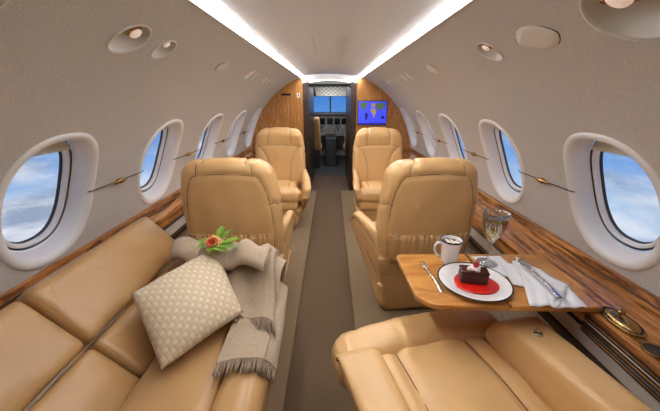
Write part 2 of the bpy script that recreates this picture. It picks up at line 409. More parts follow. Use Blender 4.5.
for side, nm in ((-1, 'left'), (1, 'right')):
    mb = MB()
    ys = [Y0]+[(a+b)/2 for a, b in zip(WY[:-1], WY[1:])]+[Y1]
    for y, a, b in zip(WY, ys[:-1], ys[1:]): cell(mb, side, a, b, PH0, PHM, (y, WPH, .176, .234, 2.4))
    F = [f for f in FIX[side] if f[2] == 'lamp']
    ys = [Y0]+[(a[0]+b[0])/2 for a, b in zip(F[:-1], F[1:])]+[Y1]
    for f, a, b in zip(F, ys[:-1], ys[1:]):
        a2, b2 = max(a, f[0]-.25), min(b, f[0]+.25)
        if a2 > a: cell(mb, side, a, a2, PHM, PH1)
        if b2 < b: cell(mb, side, b2, b, PHM, PH1)
        cell(mb, side, a2, b2, PHM, PH1, (f[0], FPH, f[1], f[1]*.98, 2))
    def inward(f):
        a, b, c = (Vector(mb.v[f[0]]), Vector(mb.v[f[1]]), Vector(mb.v[f[2]])); q = (b-a).cross(c-a)
        return q.dot(Vector((-a.x, 0, -(a.z-ZC)))) > 0
    mb.f = [f if inward(f) else f[::-1] for f in mb.f]
    o = mb.build('wall_'+nm, M['wall'], fix=False)
    me = o.data
    me.normals_split_custom_set_from_vertices([Vector((-v.co.x, 0, -(v.co.z-ZC))).normalized() for v in me.vertices])
    tag(o, 'curved light grey fabric cabin sidewall on the %s with oval windows' % ('side of the divan' if side < 0 else 'side of the dining table'), kind='structure')
    # lower sidewall + ledge
    if side < 0: prof_w = [(.992, .575), (.985, .60), (.965, .60), (.955, .572), (.90, .566), (.893, .558), (.893, .50)]
    else: prof_w = [(.992, .57), (.985, .588), (.962, .588), (.952, .562), (.845, .556), (.84, .552), (.79, .552), (.780, .545), (.778, .50)]
    mb = MB(); n = 40
    mb.grid([[(side*x, Y0+(Y1-Y0)*i/n, z) for x, z in prof_w] for i in range(n+1)], smooth=False)
    o = mb.build('trim_ledge_'+nm, M['wood'], fix=False); tag(o, 'glossy burl wood ledge running under the windows by the %s' % ('divan' if side < 0 else 'dining table'), kind='structure')
    xi = prof_w[-1][0]
    prof = [(xi, .50), (xi-.006, .495), (xi-.006, .49), (xi, .485), (xi+.004, .432), (xi+.004, .43), (xi-.010, .427), (xi-.010, .402), (xi+.008, .398), (xi+.02, .0)]
    mb = MB()
    for i, (a, b) in enumerate(zip(prof[:-1], prof[1:])):
        mi = 1 if i in (5, 6, 7) else (2 if i == 8 else (3 if i < 3 else 0))
        mb.grid([[(side*a[0], y, a[1]), (side*b[0], y, b[1])] for y in (Y0, 0, Y1)], mi, smooth=False)
    o = mb.build('trim_dado_'+nm, [M['lower'], M['wooddark'], M['quilt'], M['black']], fix=False)
    tag(o, 'beige lower sidewall with a dark brown rail below the wooden ledge beside the %s' % ('divan' if side < 0 else 'dining table'), kind='structure')

for side, nm, x, z in ((-1, 'left', -.958, .582), (1, 'right', .956, .572)):
    mb = MB(); mb.tube([(x, y, z) for y in (Y0+.01, 0, 1, 2, Y1-.02)], .0028, 8); tag(mb.build('trim_ledge_seam_'+nm, M['wooddark']), kind='structure')
# ceiling + cove
mb = MB(); n = 24; px = .318
mb.grid([[(-px+2*px*j/n, y, 1.402+.026*(1-((-px+2*px*j/n)/px)**2)) for j in range(n+1)] for y in (Y0, 1, Y1)])
o = mb.build('ceiling', M['ceiling'], fix=False); tag(o, 'off white textured cabin ceiling panel', kind='structure')
for side, nm in ((-1, 'left'), (1, 'right')):
    mb = MB(); x0 = cos(PH1); z0 = ZC+sin(PH1)
    pr = [(x0, z0), (x0-.004, z0-.004), (x0-.006, z0+.001), (x0-.003, z0+.006), (x0, z0+.010)]
    mb.grid([[(side*x, y, z) for x, z in pr] for y in (Y0, 1, Y1)], 0, smooth=False)
    o = mb.build('trim_cove_'+nm, M['white'], fix=False); tag(o, 'slim white lip holding the cove light over the %s' % ('divan' if side < 0 else 'dining table'), kind='structure')
    mb = MB(); mb.tube([(side*.338, y, 1.404) for y in (.30, 1, 2, Y1-.012)], .0145, 12)
    cb = MB(); cb.grid([[(side*(x0+.001), y, z0+.0), (side*(x0+.001), y, z0+.045), (side*(px-.002), y, z0+.045), (side*(px-.002), y, 1.402)] for y in (Y0, 1, Y1)], 0, smooth=False); tag(cb.build('trim_cove_back_'+nm, M['white'], fix=False), kind='structure')
    t = mb.build('cove_light', M['strip'], fix=False)
    tag(t, 'glowing white light strip at the ceiling edge above the %s' % ('divan' if side < 0 else 'dining table'), 'light', 'ceiling cove lights')
for x in (-.09, .075):
    mb = MB(); mb.box(x-.0015, x+.0015, 1.62, 2.0, 1.4235, 1.4262)
    mb.box(x-.0015, x+.0015, 2.6, 2.75, 1.4235, 1.4262)
    tag(mb.build('trim_ceiling_groove', M['shade']), kind='structure')

# floor
mb = MB(); mb.box(-.185, .125, Y0, Y1, -.05, 0); o = mb.build('floor', M['carpet']); tag(o, 'dark taupe carpet runner down the aisle', kind='structure')
for nm, a, b in (('left', -1.0, -.185), ('right', .125, 1.0)):
    mb = MB(); mb.box(a, b, Y0, Y1, -.05, .022); o = mb.build('floor_'+nm, M['carpet2'], bevel=.008)
    tag(o, 'pale carpeted seat platform on the %s of the aisle' % ('divan side' if nm == 'left' else 'table side'), kind='structure')
# aft bulkhead behind the viewer
mb = MB(); mb.box(-1.05, 1.05, Y0-.04, Y0, -.05, 1.5); tag(mb.build('wall_back', M['lower']), 'plain beige aft bulkhead behind the viewpoint', kind='structure')

# ------------------------------------------------------------------ windows
def ring_rows(prof, yc, pc, side, n=72, e=2.4):
    rows = []
    for a, b, d in prof:
        rows.append([cyl(side, yc+sup(a, b, 2*pi*i/n, e)[0], pc+sup(a, b, 2*pi*i/n, e)[1], d) for i in range(n)])
    return rows
wi = 0
ordn = ['nearest', 'second nearest', 'third', 'fourth', 'farthest']
for side in (-1, 1):
    for k, y in enumerate(WY):
        wi += 1
        who = 'divan' if side < 0 else 'dining table'
        kk = k-1
        lab = ('%s oval cabin window on the %s side, white surround' % (ordn[kk], who)) if kk >= 0 else 'oval cabin window behind the viewpoint on the %s side' % who
        root = empty('window_%d' % wi, cyl(side, y, WPH), 0); tag(root, lab, kind='structure')
        loc = Vector(root.location)
        def sub(name, rows, m, wrap=True, par=root):
            b = MB(); b.grid(rows, wrap=wrap)
            return b.build(name, m, par, xf=lambda v: v-loc)
        sub('window_surround', ring_rows([(.190, .246, .003), (.188, .2445, -.003), (.180, .236, -.0065), (.168, .224, -.005), (.155, .213, .005), (.146, .205, .02), (.140, .198, .046), (.138, .196, .052)], y, WPH, side), M['white'])
        sub('gasket', ring_rows([(.138, .192, .0515), (.1365, .1905, .060), (.131, .186, .060)], y, WPH, side), M['gasket'])
        sub('pane_frame', ring_rows([(.131, .186, .064), (.130, .185, .052), (.122, .179, .051), (.117, .175, .056), (.115, .173, .070)], y, WPH, side), M['white'])
        sub('outer_gasket', ring_rows([(.1160, .1740, .066), (.1135, .1715, .0655), (.112, .170, .075)], y, WPH, side), M['gasket'])
        rows = []
        for f in (1, .7, .4, .1, .001): rows.append([cyl(side, y+sup(.114*f, .172*f, 2*pi*i/48)[0], WPH+sup(.114*f, .172*f, 2*pi*i/48)[1], .071) for i in range(48)])
        sub('pane', rows, M['pane'])
        # roller shade pulled down a little
        cut = .138 if kk != 1 else .150
        rows = []
        for j in range(9):
            s_ = cut+(.188-cut)*j/8; hw = .134*(max(0, 1-(s_/.1895)**2.4))**(1/2.4)
            rows.append([cyl(side, y-hw+2*hw*i/12, WPH+s_, .050-.004*(j == 0)) for i in range(13)])
        sh = sub('window_shade', rows, M['shade'], wrap=False)
# slender rails with a leaf-shaped latch between the windows
names_between = ['between the nearest and second window', 'between the second and third window', 'between the third and fourth window', 'between the fourth and farthest window']
for side in (-1, 1):
    for k in range(4):
        y0 = WY[k+1]; ym = y0+.33
        root = empty('window_latch', cyl(side, ym, .378), 0, 'slim leaf shaped latch %s on the %s side' % (names_between[k], 'divan' if side < 0 else 'dining table'), 'latch', 'latches between the windows')
        loc = Vector(root.location)
        t = MB(); t.tube([cyl(side, y0+.15+.36*i/20, .378, -.006-.003*(0 < i < 20)) for i in range(21)], .0021, 8)
        t.build('rail', M['rim'], root, xf=lambda v: v-loc)
        t = MB(); pts = [cyl(side, ym-.045+.09*i/12, .378, -.012) for i in range(13)]
        t.tube(pts, [.002+.010*sin(pi*i/12)**1.5 for i in range(13)], 10)
        t.build('latch_leaf', M['brass'], root, xf=lambda v: v-loc)

# ------------------------------------------------------------------ reading lamps / cover plates in the overhead panel
def frame_at(side, y, phi):
    n = Vector((-side*cos(phi), 0, -sin(phi)))    # into the cabin
    u = Vector((0, 1, 0)); v = n.cross(u)
    return n, u, v
LL = {(-1, 0): 'half cropped at the top corner over the divan', (-1, 1): 'wider of the pair above the nearest divan window', (-1, 2): 'smaller of the pair past the nearest divan window',
      (-1, 4): 'nearer of the close pair midway along the divan side ceiling', (-1, 5): 'farther of the close pair midway along the divan side ceiling', (-1, 6): 'third last before the wood bulkhead, divan side', (-1, 7): 'second last before the wood bulkhead, divan side', (-1, 8): 'last before the wood bulkhead, divan side',
      (1, 0): 'biggest, at the top edge over the dining table', (1, 2): 'beside the pale cover plate, table side', (1, 4): 'nearer of the close pair midway along the table side ceiling', (1, 5): 'farther of the close pair midway along the table side ceiling',
      (1, 6): 'third last before the bulkhead screen', (1, 7): 'second last before the bulkhead screen', (1, 8): 'last before the bulkhead screen'}
for side in (-1, 1):
    for i, (y, r, kind) in enumerate(FIX[side]):
        n, u, v = frame_at(side, y, FPH); c = Vector(cyl(side, y, FPH))
        def T(p, n=n, u=u, v=v): return u*p[0]+v*p[1]+n*p[2]
        if kind == 'plate':
            b = MB(); N_ = 48; poly = []
            for k in range(N_):
                a, bb = sup(r*1.0, r*.68, 2*pi*k/N_, 1.6); poly.append((a, bb))
            for z, f, in ((.0, 1.0), (.004, .985)): pass
            rows = [[(p[0]*f, p[1]*f, z-(p[1]*f)**2/2) for p in poly] for f, z in ((1.03, -.002), (1.02, .001), (.97, .003), (.6, .003), (.01, .003))]
            b.grid(rows, wrap=True)
            o = b.build('cover_plate', M['dish'], xf=T); o.location = c
            tag(o, 'pale blank cover plate in the overhead panel, %s' % ('divan side' if side < 0 else ('table side, nearest' if i == 1 else 'table side, farther along')), 'cover plate', 'overhead cover plates')
            b = MB(); b.tube([(p[0]*1.03, p[1]*1.03, .000-(p[1]*1.03)**2/2) for p in poly], .0016, 6, closed=True); b.build('plate_edge', M['rim'], o, xf=T)
            continue
        root = empty('reading_lamp', c, 0, 'gold ball reading lamp, '+LL[(side, i)], 'reading lamp', 'overhead reading lamps')
        b = MB(); rows = []
        for f, z in ((1.13, -.002), (1.10, .0035), (1.03, .004), (.99, .0), (.93, -.012), (.80, -.026), (.55, -.036), (.3, -.040), (.01, -.041)):
            rows.append([(r*f*cos(2*pi*k/40), r*f*sin(2*pi*k/40), z*max(1, r/.05)-(r*f*sin(2*pi*k/40))**2/2*(f > .95)) for k in range(40)])
        b.grid(rows, wrap=True); b.build('lamp_dish', M['dish'], root, xf=T)
        up = -side
        q = r*.52
        cz = -.024*max(1, r/.05)
        off = Vector((r*.05, 0, 0))
        b = MB(); nn = 24
        # v axis sign that points up towards the ceiling
        sv = 1 if v.z > 0 else -1
        b.lathe([(0.001, q*.9), (q*.5, q*.88), (q*.85, q*.5), (q, 0), (q*.9, -q*.5), (q*.5, -q*.9)], nn, (0, sv*r*.42, cz)); b.build('lamp_ball', M['brass'], root, xf=T)
        b = MB(); b.lathe([(.001, q*1.02), (q*.5, q*1.0), (q*.56, q*.86)], nn, (0, sv*r*.42, cz)); b.build('lamp_lens', M['lamp'], root, xf=T)
        for sx_ in (-1, 1):
            b = MB(); b.tube([(sx_*q*1.3, sv*r*.42, cz), (sx_*q*.9, sv*r*.42, cz+q*.3), (sx_*q*.9, sv*r*.42, cz+q*.8)], q*.16, 8)
            b.build('lamp_yoke', M['brass'], root, xf=T)

# ------------------------------------------------------------------ forward bulkhead, vestibule, cockpit
def arc(x0, x1, n=24):
    return [(x0+(x1-x0)*i/n, ZC+sqrt(max(0, 1-(x0+(x1-x0)*i/n)**2))*.999) for i in range(n+1)]
for nm, sg, xd in (('left', -1, .345), ('right', 1, .315)):
    pts = [(xd, 0.0)]+[(x, z) for x, z in arc(xd, .9995, 40)]
    pts += [(cos(a), ZC+sin(a)) for a in (-.1, -.2, -.3, -.4, -.46)]
    pts = [(sg*x, z) for x, z in pts]
    mb = MB(); mb.prism(pts, Y1, Y1+.04); o = mb.build('wall_front_'+nm, M['woodb'])
    tag(o, 'honey coloured wood veneer bulkhead panel %s' % ('with small dark vent, on the divan side' if sg < 0 else 'carrying the map screen'), kind='structure')
    # door jamb, dark edge + inner post
    mb = MB(); a, b_ = sorted((sg*xd, sg*(xd-.012))); mb.box(a, b_, Y1-.012, Y1+.05, 0, 1.385)
    tag(mb.build('trim_jamb_'+nm, M['woodb'], bevel=.003), kind='structure')
    mb = MB(); a, b_ = sorted((sg*(xd-.012), sg*(xd-.075))); mb.box(a, b_, Y1+.04, 4.95, 0, 1.36)
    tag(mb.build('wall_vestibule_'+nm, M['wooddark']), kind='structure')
    # folded door leaf edge / curtain in the dark passage
# header
mb = MB(); n = 20
top = [(-.345+.66*i/n, 1.402+.022*(1-((-.345+.66*i/n+.015)/.33)**2)) for i in range(n+1)]
bot = [(-.345+.66*i/n, 1.325+.045*(1-((-.345+.66*i/n+.015)/.33)**2)) for i in range(n+1)]
mb.prism(top+bot[::-1], Y1-.01, Y1+.05)
tag(mb.build('trim_door_header', M['white']), 'white arched header above the cockpit doorway', kind='structure')
mb = MB(); mb.grid([[(x, y, z-.004) for x, z in bot] for y in (Y1+.01, Y1+.3)], smooth=True)
t = mb.build('entry_light', emis('entry_light_glow', (240, 240, 236), 1.6), fix=False); tag(t, 'soft white arched light over the cockpit doorway', 'light')
mb = MB(); mb.box(-.40, .40, Y1+.3, 4.95, 1.33, 1.36); tag(mb.build('ceiling_vestibule', M['grey']), kind='structure')
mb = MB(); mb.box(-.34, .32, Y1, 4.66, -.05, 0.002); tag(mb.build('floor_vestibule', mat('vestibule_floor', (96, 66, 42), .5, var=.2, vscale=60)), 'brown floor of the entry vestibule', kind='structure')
mb = MB(); mb.box(-.34, .32, 4.66, 4.95, -.05, -.002); mb.box(-.9, .9, 4.95, 6.6, -.05, 0); tag(mb.build('floor_cockpit', M['dgrey']), kind='structure')
for nm, x0, x1 in (('left', -.95, -.27), ('right', .235, .95)):
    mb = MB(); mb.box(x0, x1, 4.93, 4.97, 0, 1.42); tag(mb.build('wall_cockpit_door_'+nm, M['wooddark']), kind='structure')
    xs = x0 if nm == 'left' else x1
    mb = MB(); mb.box(xs-.01, xs+.01, 4.97, 6.6, 0, 1.42); tag(mb.build('wall_cockpit_'+nm, M['grey']), kind='structure')
mb = MB(); mb.box(-.95, .95, 4.95, 6.2, 1.36, 1.42); tag(mb.build('ceiling_cockpit', M['grey']), kind='structure')
mb = MB(); mb.box(-.95, .95, 6.5, 6.55, 0, .84); mb.box(-.95, .95, 6.2, 6.55, 1.20, 1.42); tag(mb.build('wall_nose', M['grey']), kind='structure')
wsr = empty('window_13', (0, 6.5, .84)); tag(wsr, 'cockpit windscreen with centre post and blue sky beyond', kind='structure')
mb = MB(); mb.tube([(-.015, .0, 0), (-.015, -.15, .36)], .014, 8); mb.build('windscreen_post', M['grey'], wsr)
mb = MB(); mb.box(-.93, -.03, .0, .006, 0, .37); mb.build('pane', M['pane'], wsr)
mb = MB(); mb.box(.0, .93, .0, .006, 0, .37); mb.build('pane', M['pane'], wsr)
# instrument panel
ip = empty('instrument_panel', (0, 6.1, 0), 0, 'grey cockpit instrument panel with dark displays under the windscreen', 'instrument panel')
mb = MB(); mb.prism([(-.9, .45), (-.9, .80), (-.5, .87), (.5, .87), (.9, .80), (.9, .45)], 0, .3); mb.build('panel_body', M['grey'], ip, bevel=.01)
mb = MB(); mb.prism([(-.9, .80), (-.5, .87), (.5, .87), (.9, .80), (.9, .83), (.5, .90), (-.5, .90), (-.9, .83)], -.08, .3); mb.build('glare_shield', M['grey'], ip, bevel=.005)
for x in (-.32, -.17, -.02, .12, .26):
    mb = MB(); mb.box(x-.055, x+.055, -.012, 0, .68, .80); mb.build('display', M['instr'], ip, bevel=.004)
mb = MB()
for k in range(60):
    x = random.uniform(-.36, .36); z = random.uniform(.48, .66); mb.box(x-.009, x+.009, -.014, 0, z-.006, z+.006, k % 2)
mb.build('switches', [M['white'], M['dgrey']], ip)['kind'] = 'stuff'
# overhead panel
op = empty('overhead_panel', (0, 5.5, 1.2), 0, 'pale overhead switch panel above the cockpit windscreen', 'overhead panel')
mb = MB(); mb.prism([(-.25, 0), (.25, 0), (.3, .17), (-.3, .17)], 0, .05); mb.build('panel_body', M['shade'], op)
mb = MB()
for k in range(5):
    for j in range(11): mb.box(-.2+j*.038, -.185+j*.038, -.008, 0, .02+k*.028, .032+k*.028, (j+k) % 2)
mb.build('switches', [M['dgrey'], M['white']], op)['kind'] = 'stuff'
# centre pedestal with throttle
pd = empty('throttle_pedestal', (0, 5.55, 0), 0, 'grey centre pedestal with throttle levers between the pilot seats', 'pedestal')
mb = MB(); mb.prism([(-.09, 0), (.09, 0), (.09, .50), (-.09, .50)], -.2, .5); mb.build('pedestal_body', M['dgrey'], pd, bevel=.01)
for x in (-.03, .03):
    mb = MB(); mb.tube([(x, 0, .5), (x, -.02, .62)], .008, 8); mb.box(x-.018, x+.018, -.04, 0, .6, .64); mb.build('throttle_lever', M['steel'], pd)
mb = MB(); mb.tube([(.15, .3, .60), (.13, .1, .62), (.10, .1, .70)], .012, 8); mb.build('control_yoke', M['dgrey'], pd)
mb = MB(); mb.tube([(-.20, .25, .60), (-.20, .1, .64), (-.26, .1, .70)], .012, 8); mb.tube([(-.20, .1, .64), (-.14, .1, .70)], .012, 8)
mb.build('control_yoke', M['dgrey'], pd)
mb = MB(); mb.lathe([(.001, -.012), (.10, -.012), (.11, 0)], 24, (0, 5.1, 1.352)); tag(mb.build('cockpit_fill_light', emis('cockpit_fill_glow', (240, 244, 250), 50), fix=True), 'round fill light added under the cockpit ceiling to brighten the cockpit', 'light')  # glowing disc added only to brighten the dim cockpit
# pilot seats
def pilot_seat(x, lab):
    r = empty('pilot_seat', (x, 5.15, 0), 0, lab, 'seat', 'pilot seats')
    Pad(.26, .09, .50, .04, lambda p: np.stack([p[:, 0]*(1-.25*(p[:, 2]+.25)), p[:, 1]-.1*(p[:, 2]), p[:, 2]+.62], 1), .03).build('backrest', M['leather'], r)
    Pad(.28, .3, .09, .03, lambda p: p+np.array([0, .18, .36]), .04).build('seat_cushion', M['leather'], r)
    b = MB(); b.box(-.1, .1, .05, .3, 0, .33); b.build('seat_base', M['dgrey'], r, bevel=.01)
pilot_seat(-.30, 'tan pilot seat seen through the doorway, on the divan side')
pilot_seat(.36, 'tan pilot seat mostly hidden by the dark door post, on the table side')

# screen on the right bulkhead
sw, sh_ = .335, .262
tv = empty('map_screen', (.495, Y1-.001, .992), 0, 'blue flat screen showing a world map on the wood bulkhead', 'screen')
mb = MB(); mb.box(-sw/2-.008, sw/2+.008, -.014, 0, -sh_/2-.008, sh_/2+.008); mb.build('screen_frame', M['rim'], tv, bevel=.003)
mb = MB(); mb.box(-sw/2, sw/2, -.016, -.014, -sh_/2, sh_/2); pn = mb.build('display', M['screen'], tv)
def blob(poly, name, m, z=-.0165):
    b = MB(); b.prism([((u-.5)*sw, (.5-v)*sh_) for u, v in poly], z-.0006, z); b.build(name, m, pn)
blob([(.04, .06), (.16, .03), (.30, .05), (.34, .14), (.27, .22), (.24, .32), (.20, .38), (.23, .46), (.17, .42), (.12, .30), (.05, .20)], 'continent', M['landg'])
blob([(.24, .48), (.31, .50), (.36, .58), (.33, .70), (.28, .84), (.25, .80), (.24, .62)], 'continent', M['mapdark'])
blob([(.44, .10), (.55, .06), (.60, .14), (.57, .24), (.50, .26), (.46, .22)], 'continent', M['land'])
blob([(.44, .32), (.52, .28), (.60, .34), (.64, .44), (.60, .56), (.57, .70), (.53, .70), (.51, .52), (.44, .44)], 'continent', M['land'])
blob([(.60, .10), (.74, .05), (.92, .08), (.97, .18), (.88, .28), (.82, .38), (.74, .42), (.66, .34), (.60, .24)], 'continent', M['landg'])
blob([(.80, .64), (.90, .60), (.95, .70), (.90, .78), (.82, .76)], 'continent', M['mapdark'])
blob([(.02, .93), (.98, .93), (.98, .985), (.02, .985)], 'map_caption_band', M['mapdark'])
vt = MB(); vt.box(-.055, .055, -.008, 0, -.012, .012); o = vt.build('bulkhead_vent', M['rim'], bevel=.002); o.location = (-.53, Y1-.0, 1.20); tag(o, 'small dark slot vent in the wood bulkhead beside the doorway', 'vent')
vt = empty('wall_switch', (-.385, Y1, 1.19), 0, 'small white switch plate on the bulkhead by the doorway', 'switch')
b = MB(); b.box(-.018, .018, -.006, 0, -.024, .024); b.build('switch_plate', M['white'], vt, bevel=.002)
b = MB(); b.box(-.006, .006, -.010, -.005, -.012, .012); b.build('switch_key', M['rim'], vt)

# ------------------------------------------------------------------ club seats
def make_seat(wc=.35, aisle=1, wb=.475, recline=0, dc=.30, tarm=.058, label='', group='tan leather club seats', tilt=.10, nearseat=False):
    """faces +Y; origin on the platform under the cushion. wc = cushion width; aisle = side (+1/-1) of the wide aisle arm"""
    root = empty('club_seat', (0, 0, 0), 0, label, 'seat', group)
    L, S = M['leather'], M['seam']
    hb = .53; zb = .345
    # backrest
    def wb_warp(p):
        x, y, z = p[:, 0], p[:, 1], p[:, 2]; t = (z+hb/2)/hb
        k = 1-.02*t-.17*np.clip((t-.55)/.45, 0, 1)**2.0
        k = k*(1-.08*np.clip((.25-t)/.25, 0, 1))
        X = x*k; 
        th = 1-.28*t
        Y = y*th-.012*np.cos(x/wb*pi)*(y < 0)*1.0 - .028*(np.abs(x)/(wb/2))**2*(-1)*(y > 0)
        # headrest roll
        Y = Y+.014*np.exp(-((t-.88)/.10)**2)*(y > 0)
        Z = z+zb+hb/2-.020*(np.abs(x)/(wb/2))**2.2*t
        Y = Y-.145-tilt*(Z-zb)-(dc-.30)
        if recline:
            hy, hz = -.145-(dc-.30), .36; a, b_ = Y-hy, Z-hz
            Y = hy+a*cos(recline)-b_*sin(recline); Z = hz+a*sin(recline)+b_*cos(recline)
        return np.stack([X, Y, Z], 1)
    bk = Pad(wb, .135, hb, .058, wb_warp, .0105)
    h2 = hb/2
    fr = [('front', [(-wb*.46, h2*.42), (wb*.46, h2*.42)]), ('front', [(-wb*.24, h2*.42), (-wb*.24, h2*.97)]), ('front', [(wb*.24, h2*.42), (wb*.24, h2*.97)]),
          ('front', curve2((-wb*.42, h2*.40), (-wb*.17, h2*.1), (-wb*.20, -h2*.85))), ('front', curve2((wb*.42, h2*.40), (wb*.17, h2*.1), (wb*.20, -h2*.85)))]
    re = [('rear', curve2((-wb*.44, -h2*.95), (-wb*.46, h2*.35), (-wb*.36, h2*.70))+[(-wb*.33, h2*.745), (0, h2*.76), (wb*.33, h2*.745)]+curve2((wb*.36, h2*.70), (wb*.46, h2*.35), (wb*.44, -h2*.95))),
          ('rear', [(-wb*.30, h2*.75), (-wb*.31, h2*.98)]), ('rear', [(wb*.30, h2*.75), (wb*.31, h2*.98)]),
          ('rear', [(wb*.40, h2*.22), (wb*.49, h2*.26)]), ('rear', [(-wb*.40, h2*.22), (-wb*.49, h2*.26)])]
    sd = [(s_, [(-.06, h2*.24), (.06, h2*.14)]) for s_ in ('left', 'right')]
    tp = [('top', [(x, -.06), (x, .06)]) for x in (-wb*.25, wb*.25)]
    bkobj = bk.build('backrest', L, root, seams=fr+re+sd+tp, gw=.010, gd=.007, pipe=S, bump=lambda P: .0035*noise3(P, 26, 3))
    # gathered map pocket on the rear
    rows = []; nx = 90; nz = 12
    zt, zl = -h2*.36, -h2*.97
    for j in range(nz+1):
        row = []
        for i in range(nx+1):
            u = -wb*.415+wb*.83*i/nx; v = zl+(zt-zl)*j/nz
            e = sin(pi*i/nx)**.35
            g = .0065*sin(i*.95+1.6*sin(i*.31))*max(0, (j/nz-.35))/.65
            lift = .009+(.024*e)*(.35+.65*sin(pi*min(1, .25+.6*(1-j/nz))))+g*e
            if j == nz: lift = .010+.012*e+g*e
            row.append(bk.pt('rear', u, v+(.006*sin(i*.95+1.6*sin(i*.31)) if j == nz else 0), lift))
        rows.append(row)
    mb = MB(); mb.grid(rows); mb.build('map_pocket', M['leatherp'], root, solid=.002)
    mb = MB(); mb.tube([tuple(np.array(q)) for q in rows[-1]], .0045, 8); mb.build('pocket_elastic', M['leatherp'], root)
    # lower back skirt
    def sk(p):
        x, y, z = p[:, 0], p[:, 1], p[:, 2]; t = (z+.18)/.36
        return np.stack([x*(.76+.24*t), y-.155+.05*(1-t)-(dc-.30), z+.185], 1)
    bz = Pad(wb*.98, .10, .36, .02, sk, .014); bz.build('rear_skirt', M['leatherp'], root, seams=[('rear', [(-wb*.47, .075), (wb*.47, .075)])], pipe=S, gd=.004, bump=lambda P: .006*noise3(P*np.array([.35, 1, 1.4]), 60, 8))
    # pedestal
    def pdw(p):
        x, y, z = p[:, 0], p[:, 1], p[:, 2]; t = (z+.085)/.17
        return np.stack([x*(.78+.22*t), y*(.80+.20*t)+.02, z+.105], 1)
    Pad(wc+.10, .40, .19, .02, pdw, .02).build('seat_base', L, root, seams=[('front', [(-.2, .04), (.2, .04)]), ('right', [(-.2, .04), (.2, .04)]), ('left', [(-.2, .04), (.2, .04)])], pipe=S)
    # seat frame under cushion
    Pad(wc+.04, .40, .10, .03, lambda p: p+np.array([0, .05, .245]), .02).build('seat_frame', L, root)
    # cushion: main pad and front roll
    def cw(p):
        x, y, z = p[:, 0], p[:, 1], p[:, 2]
        pf = (1-(2*x/wc)**2).clip(0)*(1-(2*y/dc)**2).clip(0)
        return np.stack([x, y+.015-(dc-.30)/2, z+(.335 if not nearseat else .322)+.018*pf*(z > 0)-.012*(y < 0)*np.abs(y)/.15], 1)
    Pad(wc, dc, .11, .035, cw, .012).build('seat_cushion', L, root, seams=[('top', [(-wc*.32, -dc/2), (-wc*.30, dc/2-.005)]), ('top', [(wc*.32, -dc/2), (wc*.30, dc/2-.005)])], gd=(.007 if not nearseat else .013), pipe=S, bump=lambda P: .003*noise3(P, 40, 5)+(.0035*noise3(P*np.array([1, .45, 1]), 75, 15) if nearseat else 0))
    def rw(p):
        x, y, z = p[:, 0], p[:, 1], p[:, 2]
        return np.stack([x, y+.215-.02*(2*x/(wc+.08))**2, z+.33+.006*np.cos(x/wc*3)], 1)
    Pad(wc+(.10 if not nearseat else .215), .115 if not nearseat else .155, .135, .055, rw, .011).build('front_roll', L, root, seams=[], bump=lambda P: (.0035 if nearseat else .002)*noise3(P*np.array([1, .15, .15]), 110, 6)+.003*noise3(P, 30, 9))
    # arms: side shells sloping down to the front, padded
    for sg in (-1, 1):
        ta = tarm if sg == aisle else tarm*(.8 if not nearseat else 1.05)
        LA = .44+dc-.30-(.09 if nearseat else 0)
        def aw(p, sg=sg, ta=ta):
            x, y, z = p[:, 0], p[:, 1], p[:, 2]; ty = (y+LA/2)/LA; tz = (z+.14)/.28
            zb_ = (.025 if not nearseat else .10)+.29*ty**1.15; zt_ = (.500-.030*ty**1.3-.07*np.clip(ty-.82, 0, 1)/.18) if not nearseat else (.475-.015*ty-.045*np.clip(ty-.88, 0, 1)/.12)
            Z = zb_+(zt_-zb_)*tz
            X = sg*(wc/2+(.018 if not (nearseat and sg == aisle) else .0)+ta/2)+x*(1+.2*ty) + sg*(.07 if sg == aisle and not nearseat else .012)*ty-sg*.045*(1-tz)*(1-.3*ty)
            Y = y+.055-(dc-.30)/2-(.085 if nearseat else 0)
            return np.stack([X, Y, Z], 1)
        pa = Pad(ta, LA, .28, .028, aw, .0115)
        f = 'right' if sg > 0 else 'left'
        rs_ = .0115
        if nearseat and sg == 1: arm_pt = pa.pt('top', -.012, .10, .001)
        pa.build('armrest', L, root, seams=[(f, curve2((-.18, .09), (0, .115), (.2, .085))), (f, [(-.20, -.01), (-.02, .0)])], gd=.004, pipe=S, bump=lambda P: .0025*noise3(P, 30, 11))
    if nearseat: root['spot'] = [float(q) for q in arm_pt]
    return root

s0 = make_seat(label='tan leather club seat facing back in front of the bulkhead with the slot vent', aisle=-1)
s0.location = (-.485, 2.72, .022); s0.rotation_euler = (0, 0, pi)
s1 = copy_tree(s0); s1['label'] = 'tan leather club seat facing back, front row, beneath the blue map screen'; s1.location = (.445, 2.72, .022)
s2 = copy_tree(s0); s2['label'] = 'tan leather club seat seen from behind, beside the taupe throw and rose'; s2.location = (-.480, 1.555, .022); s2.rotation_euler = (0, 0, R(0))
s3 = copy_tree(s0); s3['label'] = 'tan leather club seat seen from behind, just past the dining table'; s3.location = (.460, 1.555, .022); s3.rotation_euler = (0, 0, R(4))
# near seat, wider view
s4 = make_seat(wc=.41, aisle=-1, wb=.50, recline=R(55), dc=.40, tarm=.105, label='tan leather club seat nearest the viewpoint, seen from above, beside the table', nearseat=True, tilt=.25)
s4.location = (.358, .630, .022); s4.rotation_euler = (0, 0, R(14))
b = MB(); b.lathe([(.001, .006), (.006, .006), (.008, .004), (.0085, .007), (.011, .0075), (.013, .003), (.013, -.004)], 24); rb = b.build('recline_button', M['steel'], s4); rb.location = Vector(s4['spot']); del s4['spot']

